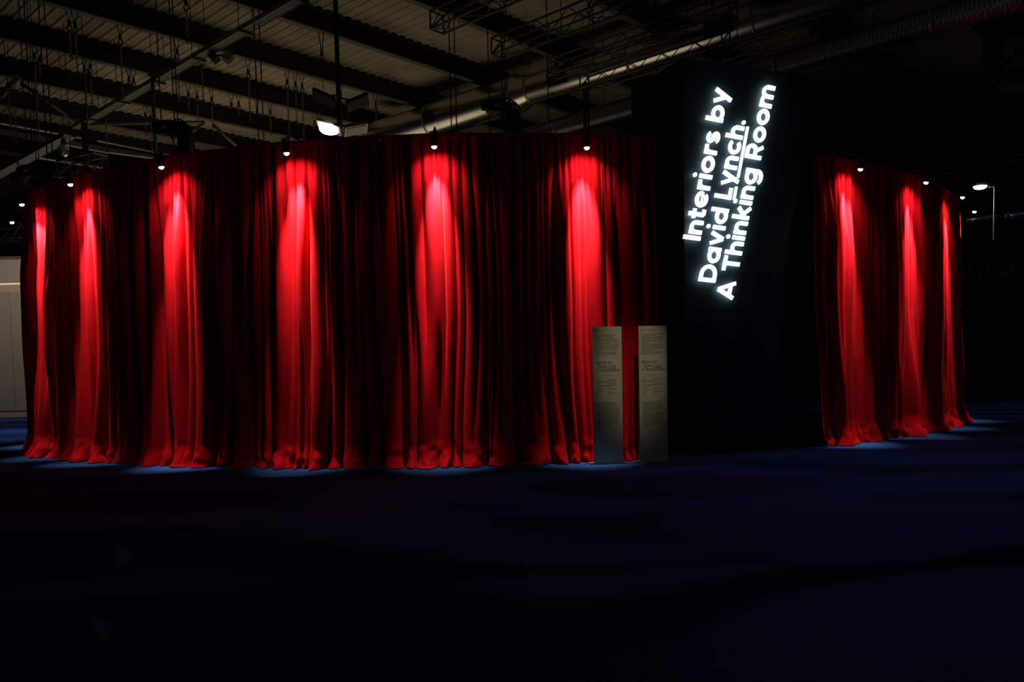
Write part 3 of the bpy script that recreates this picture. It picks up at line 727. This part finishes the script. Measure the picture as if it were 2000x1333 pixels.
def flood_cluster(px, py, Y, label):
    p = aty(px, py, Y); t = thing('floodlight_cluster', label, 'floodlight', p)
    MB().tube((.13, 0, -.05), (.13, 0, ZD - p.z), .045, 12).build('drop_pole', 'steel_dark', t, True)
    for (x, y, z, rz, tilt, lit) in ((-.03, -.12, .06, 0, 18, True), (.42, .05, .06, .3, -14, False), (-.14, .0, .62, .1, 24, None), (.46, .1, .56, .2, -24, None)):
        M3 = Matrix.Rotation(rz, 3, 'Z') @ Matrix.Rotation(R(tilt), 3, 'Y') @ Matrix.Rotation(R(-14), 3, 'X')
        h_ = MB().box((x, y, z), (.44, .34, .06), M=M3)
        ho = h_.build('lamp_head', 'black' if lit is None else 'reflector', t)
        MB().box(Vector((x, y, z)) + M3 @ Vector((0, 0, .045)), (.30, .24, .03), M=M3).build('heat_sink', 'steel_dark', ho)
        MB().tube((x, y, z + .03), (.13, 0, z + .06), .018, 6).build('bracket', 'steel_dark', t)
        if lit:
            MB().lathe([(.19, 0), (.185, -.03), (.15, -.065), (.08, -.085), (.01, -.09)], 20, Matrix.Rotation(R(-8), 3, 'X'), (x, y - .01, z - .03)).build('lens', 'lens_cold', t, True)
            l = bpy.data.lights.new('flood_beam', 'SPOT'); l.energy = 60; l.color = (.9, .96, 1); l.spot_size = R(130); l.spot_blend = .5; l.shadow_soft_size = .15
            lo = bpy.data.objects.new('flood_beam', l); COL.objects.link(lo); lo.parent = t; lo.location = (x, y, z - .16); lo.rotation_euler = (R(-10), 0, 0)
        elif lit is False:
            MB().box(Vector((x, y, z)) + M3 @ Vector((0, 0, -.034)), (.36, .26, .012), M=M3).build('lens', 'label_white', t)
    return t
flood_cluster(650, 258, 15.6, 'white floodlight cluster on a black pole, one lamp glaring above the curtain')
# flood lamp at the right
p = aty(1915, 366, 22); t = thing('floodlight', 'white glowing floodlight at the right above the far spotlights', 'floodlight', p)
MB().bevel_box((.02, .05, .07), (.46, .3, .10), .03).build('lamp_head', 'black', t)
MB().lathe([(.16, 0), (.155, -.03), (.12, -.06), (.06, -.075), (.01, -.08)], 18, None, (-.02, -.02, .02)).build('lens', 'lens_cold', t, True)
MB().path([(.22, 0, .0), (.36, 0, .0), (.36, 0, -1.4)], .012, 6).build('cable', 'rope_white', t)
MB().tube((.1, .05, .1), (.1, .05, ZD - p.z), .012, 6).build('drop_rod', 'wire', t)
l = bpy.data.lights.new('flood_beam', 'SPOT'); l.energy = 25; l.color = (.9, .96, 1); l.spot_size = R(140); l.spot_blend = .5; l.shadow_soft_size = .15
lo = bpy.data.objects.new('flood_beam', l); COL.objects.link(lo); lo.parent = t; lo.location = (-.02, -.02, -.10)

# twin spot hanging under the tray
p = atz(432, 103, 8.0); t = thing('twin_spot_fixture', 'unlit grey two-headed spot fixture hanging beside the cable tray', 'light fixture', p)
MB().tube((0, 0, .02), (0, 0, .30), .035, 8).build('stem', 'steel_grey', t)
MB().tube((0, 0, .25), (-.32, .0, .36), .014, 6).build('bracket_arm', 'steel_dark', t)
for sx, m_ in ((-1, 'steel_dark'), (1, 'galv')):
    q = Matrix.Rotation(R(sx * 38), 3, 'Y') @ Matrix.Rotation(R(-20), 3, 'X')
    h_ = MB().box((sx * .14, -.02, -.10), (.16, .14, .20), M=q).build('lamp_head', m_, t)
    MB().box(Vector((sx * .14, -.02, -.10)) + q @ Vector((0, -.075, 0)), (.13, .012, .17), M=q).build('front_glass', 'glass', h_)
MB().tube((-.12, 0, -.05), (.12, 0, -.05), .02, 6).build('yoke', 'steel_dark', t)
# twin spot at the far left, white flood, glass high bay lamp
p = aty(38, 346, 26); t = thing('twin_spot_fixture', 'small unlit white two-headed spot at the far left above the stand', 'light fixture', p)
MB().tube((0, 0, 0), (0, 0, ZD - p.z), .01, 6).build('drop_rod', 'wire', t)
for sx in (-1, 1):
    q = Matrix.Rotation(R(sx * 40), 3, 'Y')
    MB().box((sx * .16, 0, -.08), (.12, .12, .24), M=q).build('lamp_head', 'galv' if sx > 0 else 'steel_dark', t)
p = aty(125, 290, 19.5); t = thing('high_bay_lamp', 'clear glass bell lamp hanging beside the hoist at left', 'pendant lamp', p)
MB().lathe([(.03, .20), (.06, .18), (.07, .10), (.05, .08)], 14).build('cap', 'steel_grey', t, True)
MB().lathe([(.05, .09), (.11, .05), (.125, -.05), (.10, -.14), (.04, -.19), (.01, -.2)], 16).build('glass_bell', 'glass', t, True)
MB().tube((0, 0, .06), (0, 0, -.08), .03, 8).build('bulb', 'label_white', t, True)
MB().tube((0, 0, .19), (0, 0, ZD - p.z), .008, 6).build('suspension_wire', 'wire', t)

# poles from the roof steel
def pole(p0, p1y, Y, r, label, m='steel_dark', name='drop_pole'):
    b0 = aty(p0[0], p1y, Y); top = aty(p0[0], p0[1], Y)
    t = thing(name, label, 'pole', b0)
    MB().tube((0, 0, 0), (0, 0, min(9.0, top.z) - b0.z), r, 10).build('tube', m, t, True)
    MB().bevel_box((0, 0, min(9.0, top.z) - b0.z), (r * 4, r * 4, .06), .01).build('top_plate', m, t)
    MB().tube((0, 0, .0), (0, 0, .06), r * 1.4, 10).build('foot_sleeve', m, t)
pole((305, 148), 312, 18.6, .038, 'slim grey pole dropping from the cable tray to the curtain rim', 'steel_grey')
pole((169, 232), 335, 21.6, .075, 'dark square pole behind the second spotlight from the left')
pole((1143, 174), 275, 19.9, .04, 'left one of two dark poles above the notice boards')
pole((1150, 171), 275, 19.9, .028, 'right and slimmer one of two dark poles above the notice boards')

# rigging: wires, shackles and chains hanging from the beams
def chain_links(mb, z0, z1, x=0.0):
    z = z0; k = 0; l = .085
    while z - l * .75 > z1:
        a = Vector((.020, 0, 0)) if k % 2 == 0 else Vector((0, .020, 0))
        q = [Vector((x, 0, z)) + a * .4, Vector((x, 0, z - l * .2)) + a, Vector((x, 0, z - l * .8)) + a, Vector((x, 0, z - l)) + a * .4]
        q2 = [Vector((v.x - 2 * (v.x - x), -v.y, v.z)) for v in reversed(q)]
        mb.path(q + q2 + [q[0]], .0075, 3); z -= l * .76; k += 1
def rig(x0, y0, hook_y, y1, zt, label, kind='chain', pair=False, end=None):
    """hangs at height zt from photo point (x0,y0); shackle at hook_y; lower end at y1"""
    p = atz(x0, y0, zt)
    dq = min((abs(p.dot(BN) - q), q - p.dot(BN)) for q in beams_q)[1]
    if abs(dq) < .5: p = p + BN * dq
    else: zt = ZD
    Y = p.y
    zz = lambda y: aty(x0, y, Y).z
    bot = zz(y1); t = thing('rigging_chain' if kind == 'chain' else 'rigging_wire', label, 'rigging', (p.x, p.y, bot))
    top = zt - bot
    hz = zz(hook_y) - bot if hook_y else None
    for dx in ((-.05, .05) if (pair or hook_y) else (0,)):
        MB().tube((dx if pair else dx * 1.2, 0, top), (dx if pair else 0, 0, hz if hook_y else 0), .009 if kind == 'chain' else .012, 5).build('wire', 'wire', t)
    if hook_y:
        mb = MB().bevel_box((0, 0, hz), (.06, .05, .13), .015); mb.loop((0, 0, hz - .10), Vector((.045, 0, 0)), Vector((0, 0, .06)), .014, 8); mb.build('shackle', 'wire', t)
        if kind == 'chain':
            mb = MB(); chain_links(mb, hz - .14, 0); mb.build('link_chain', 'chain_steel', t)
            mb = MB(); mb.loop((0, 0, .0), Vector((.03, 0, 0)), Vector((0, 0, .05)), .010, 8); mb.build('hook', 'wire', t)
        elif hz > .3: MB().tube((0, 0, hz - .1), (0, 0, 0), .008, 5).build('tail_wire', 'wire', t)
    if end == 'rope':
        MB().tube((0, 0, 0), (0, 0, -1.0), .012, 6).build('rope', 'rope_white', t)
RIG = [
 (38, -60, None, 275, 9.0, 'pair of black wires hanging at the extreme upper left', 'wire', True),
 (77, -60, None, 312, 9.0, 'pair of black wires next to the extreme left pair', 'wire', True),
 (128, 24, 46, 112, 9.0, 'short chain left of two close chains under the third beam', 'chain'),
 (141, 26, 50, 145, 9.0, 'longer chain right of two close chains under the third beam', 'chain'),
 (229, 50, 73, 190, 9.0, 'long single chain left of the cable tray middle', 'chain'),
 (322, -60, None, 236, 9.0, 'thick black wire running down to the left-of-centre chain hoist', 'wire'),
 (370, -30, 4, 80, 9.0, 'chain at the top photo edge left of the cable tray', 'chain'),
 (61, 96, 110, 180, 9.0, 'bright chain with white rope end at upper left', 'chain', False, 'rope'),
 (70, 99, 116, 150, 9.0, 'chain bundle just right of the bright roped chain', 'chain'),
 (158, 119, 136, 262, 9.0, 'leftmost chain of the trio under the fourth beam', 'chain'),
 (166, 121, 141, 152, 9.0, 'middle shackle of the trio under the fourth beam', 'chain'),
 (171, 121, 130, 205, 9.0, 'rightmost chain of the trio under the fourth beam', 'chain'),
 (246, 139, 155, 172, 9.0, 'left shackle of the pair beneath the tray crossing', 'chain'),
 (255, 141, 158, 175, 9.0, 'right shackle of the pair beneath the tray crossing', 'chain'),
 (340, 81, 102, 205, 9.0, 'chain right of the thick black hoist wire', 'chain'),
 (389, 93, 115, 198, 9.0, 'doubled chain below the cable tray, left of the two-headed spot', 'chain'),
 (361, 167, 185, 215, 9.0, 'short chain right of the thick black hoist wire, under the fifth beam', 'chain'),
 (380, 170, 190, 250, 9.0, 'chain with red tag below the doubled chain', 'chain'),
 (410, 176, 194, 262, 9.0, 'heavy big-link chain below the two-headed spot', 'chain'),
 (445, 187, 205, 218, 9.0, 'short shackle first right of the heavy big-link chain', 'chain'),
 (460, 190, 204, 222, 9.0, 'short shackle second right of the heavy big-link chain', 'chain'),
 (481, 118, 141, 242, 9.0, 'long chain right of the two-headed spot', 'chain'),
 (497, -60, None, 290, 9.0, 'pair of black wires crossing the beams right of the two-headed spot', 'wire', True),
 (495, 199, 218, 232, 9.0, 'short shackle under the fourth beam beside the black wire pair', 'chain'),
 (521, 205, 219, 260, 9.0, 'short chain under the fourth beam right of the black wire pair', 'chain'),
 (551, 142, 161, 268, 9.0, 'left chain of three hanging left of the floodlight pole', 'chain'),
 (566, 147, 165, 240, 9.0, 'middle chain of three hanging left of the floodlight pole', 'chain'),
 (580, 150, 169, 267, 9.0, 'right chain of three hanging left of the floodlight pole', 'chain'),
 (625, 64, 105, 195, 9.0, 'wire with a single shackle just left of the floodlight pole', 'wire'),
 (602, 228, 240, 250, 9.0, 'left shackle pair low beside the glaring floodlight', 'chain'),
 (611, 230, 242, 254, 9.0, 'right shackle pair low beside the glaring floodlight', 'chain'),
 (657, 170, 186, 240, 9.0, 'chain hanging right against the floodlight pole', 'chain'),
 (705, 185, 200, 208, 9.0, 'left shackle right of the floodlight pole', 'chain'),
 (722, 190, 206, 260, 9.0, 'right chain right of the floodlight pole', 'chain'),
 (879, -60, None, 262, 9.0, 'pair of black wires hanging past the first duct grille', 'wire', True),
 (950, -40, None, 262, 9.0, 'single wire hanging left of the central chain hoist', 'wire'),
 (1027, 95, 110, 126, 9.0, 'shackle hanging below the second truss', 'chain'),
 (1078, 112, 172, 188, 9.0, 'wire with hook hanging before the shiny duct beside its second grille', 'wire'),
 (1062, -40, None, 240, 9.0, 'thin wire right of the central hoist', 'wire'),
 (1130, 8, 12, 90, 9.0, 'shackle over the second truss right end', 'wire'),
 (12, 100, 165, 255, 9.0, 'chain at the left photo edge beneath the fifth beam', 'chain'),
 (20, 158, 195, 320, 9.0, 'chain dropping past the far left tray to the hoist', 'chain'),
 (205, 205, 222, 290, 9.0, 'chain beside the lower end of the cable tray', 'chain'),
 (280, 210, 225, 262, 9.0, 'left chain of a close pair left of the slim grey pole', 'chain'),
 (290, 212, 230, 302, 9.0, 'right chain of a close pair left of the slim grey pole', 'chain'),
]
for r_ in RIG: rig(*r_)

# ---------------------------------------------------------------- neighbouring stands
# pale stand at the left edge
pL = atz(48, 815, 0); yb = pL.y
st = thing('exhibition_stand', 'pale warm-lit exhibition stand wall at the left photo edge', 'stand', (pL.x, yb, 0))
def sbox(x0, x1, y0, y1, z0, z1, nm, m_, par=st): return MB().box(((x0 + x1) / 2, (y0 + y1) / 2, (z0 + z1) / 2), (x1 - x0, y1 - y0, z1 - z0)).build(nm, m_, par)
zt = lambda y: aty(24, y, yb).z
X0, X1 = -9.0, 2.5
sbox(X0, X1, .0, 3, 0, zt(806), 'plinth', 'stand_cream')
sbox(X0, X1, .02, 3, zt(806), zt(803), 'shadow_gap', 'stand_edge')
for k in range(4): sbox(X0 + k * 2.9, X0 + k * 2.9 + 2.885, .0, .05, zt(803), zt(570), 'wall_panel', 'stand_white')
sbox(X0, X1, .05, 3, zt(803), zt(570), 'core', 'stand_edge')
sbox(X0, X1, .12, 3, zt(570), zt(553), 'light_recess', 'stand_cream')
sbox(X0, X1, .10, .12, zt(555), zt(553), 'light_strip', 'strip_glow')
sbox(X0, X1, .0, 3, zt(553), zt(507), 'fascia', 'stand_white')
sbox(X0, X1, -.02, 3, zt(507), zt(501), 'cornice', 'stand_edge')
# dark stand with lettering at the right edge
yr = 30.0
pR = aty(1888, 770, yr)
sr = thing('exhibition_stand', 'unlit black exhibition stand with faint brown lettering at the right photo edge', 'stand', (pR.x, yr, 0))
zz = lambda y: aty(1940, y, yr).z
MB().box((6, 2, zz(475) / 2), (14, 3.2, zz(475))).build('body', 'black', sr)
MB().box((6, .35, zz(475) - 1.0), (14, .12, 2.0)).build('fascia', 'hall_black', sr)
MB().box((6, .33, .25), (14, .10, .5)).build('plinth', 'black', sr)
capz = zz(502) - zz(541)
x0 = aty(1883, 540, yr).x - pR.x; x1 = aty(1991, 530, yr).x - pR.x
wd = text_width('URIAN', .20, .16)
fr = Frame(Vector((x0, .285, zz(541))), Vector(((x1 - x0) / wd, 0, 0)), Vector((0, 0, capz)), Vector((0, -1, 0)))
write('URIAN', .20, .16, fr, .05, 'brown_letters', 'letter', sr)
for k, (x, w_) in enumerate(((1895, 3), (1913, 4))):
    q = aty(x, 608, yr); MB().box((q.x - pR.x, .28, q.z), (.10, .05, .05)).build('status_light', 'label_white', sr)
for x in (1940, 1986):
    q = aty(x, 615, yr); MB().box((q.x - pR.x, .33, q.z), (.16, .06, 1.1)).build('upright', 'steel_dark', sr)
# hall number banner
yh = 17.0
ph = aty(1921, 222, yh)
hb = thing('hall_banner', 'black hanging hall sign with grey italic number at the upper right corner', 'sign', ph)
MB().box((1.25, .03, 1.6), (2.5, .05, 3.2)).build('panel', 'black', hb)
for x in (.2, 2.3): MB().tube((x, .03, 3.2), (x, .03, max(3.4, ZD - ph.z)), .012, 6).build('hanging_wire', 'wire', hb)
cz_ = aty(1950, 8, yh).z - aty(1950, 40, yh).z
q = aty(1946, 40, yh) - ph
write('Hall', .16, .10, Frame(Vector((q.x, -.0, q.z)), Vector((cz_ * 1.0, 0, cz_ * .10)), Vector((0, 0, cz_)), Vector((0, -1, 0))), .006, 'grey_print', 'letter', hb)
cz5 = aty(1950, 75, yh).z - aty(1950, 190, yh).z
q = aty(1946, 190, yh) - ph
write('5', .20, .10, Frame(Vector((q.x - .02, 0, q.z)), Vector((cz5 * 1.0, 0, cz5 * .12)), Vector((cz5 * .12, 0, cz5)), Vector((0, -1, 0))), .006, 'grey_print', 'number', hb)
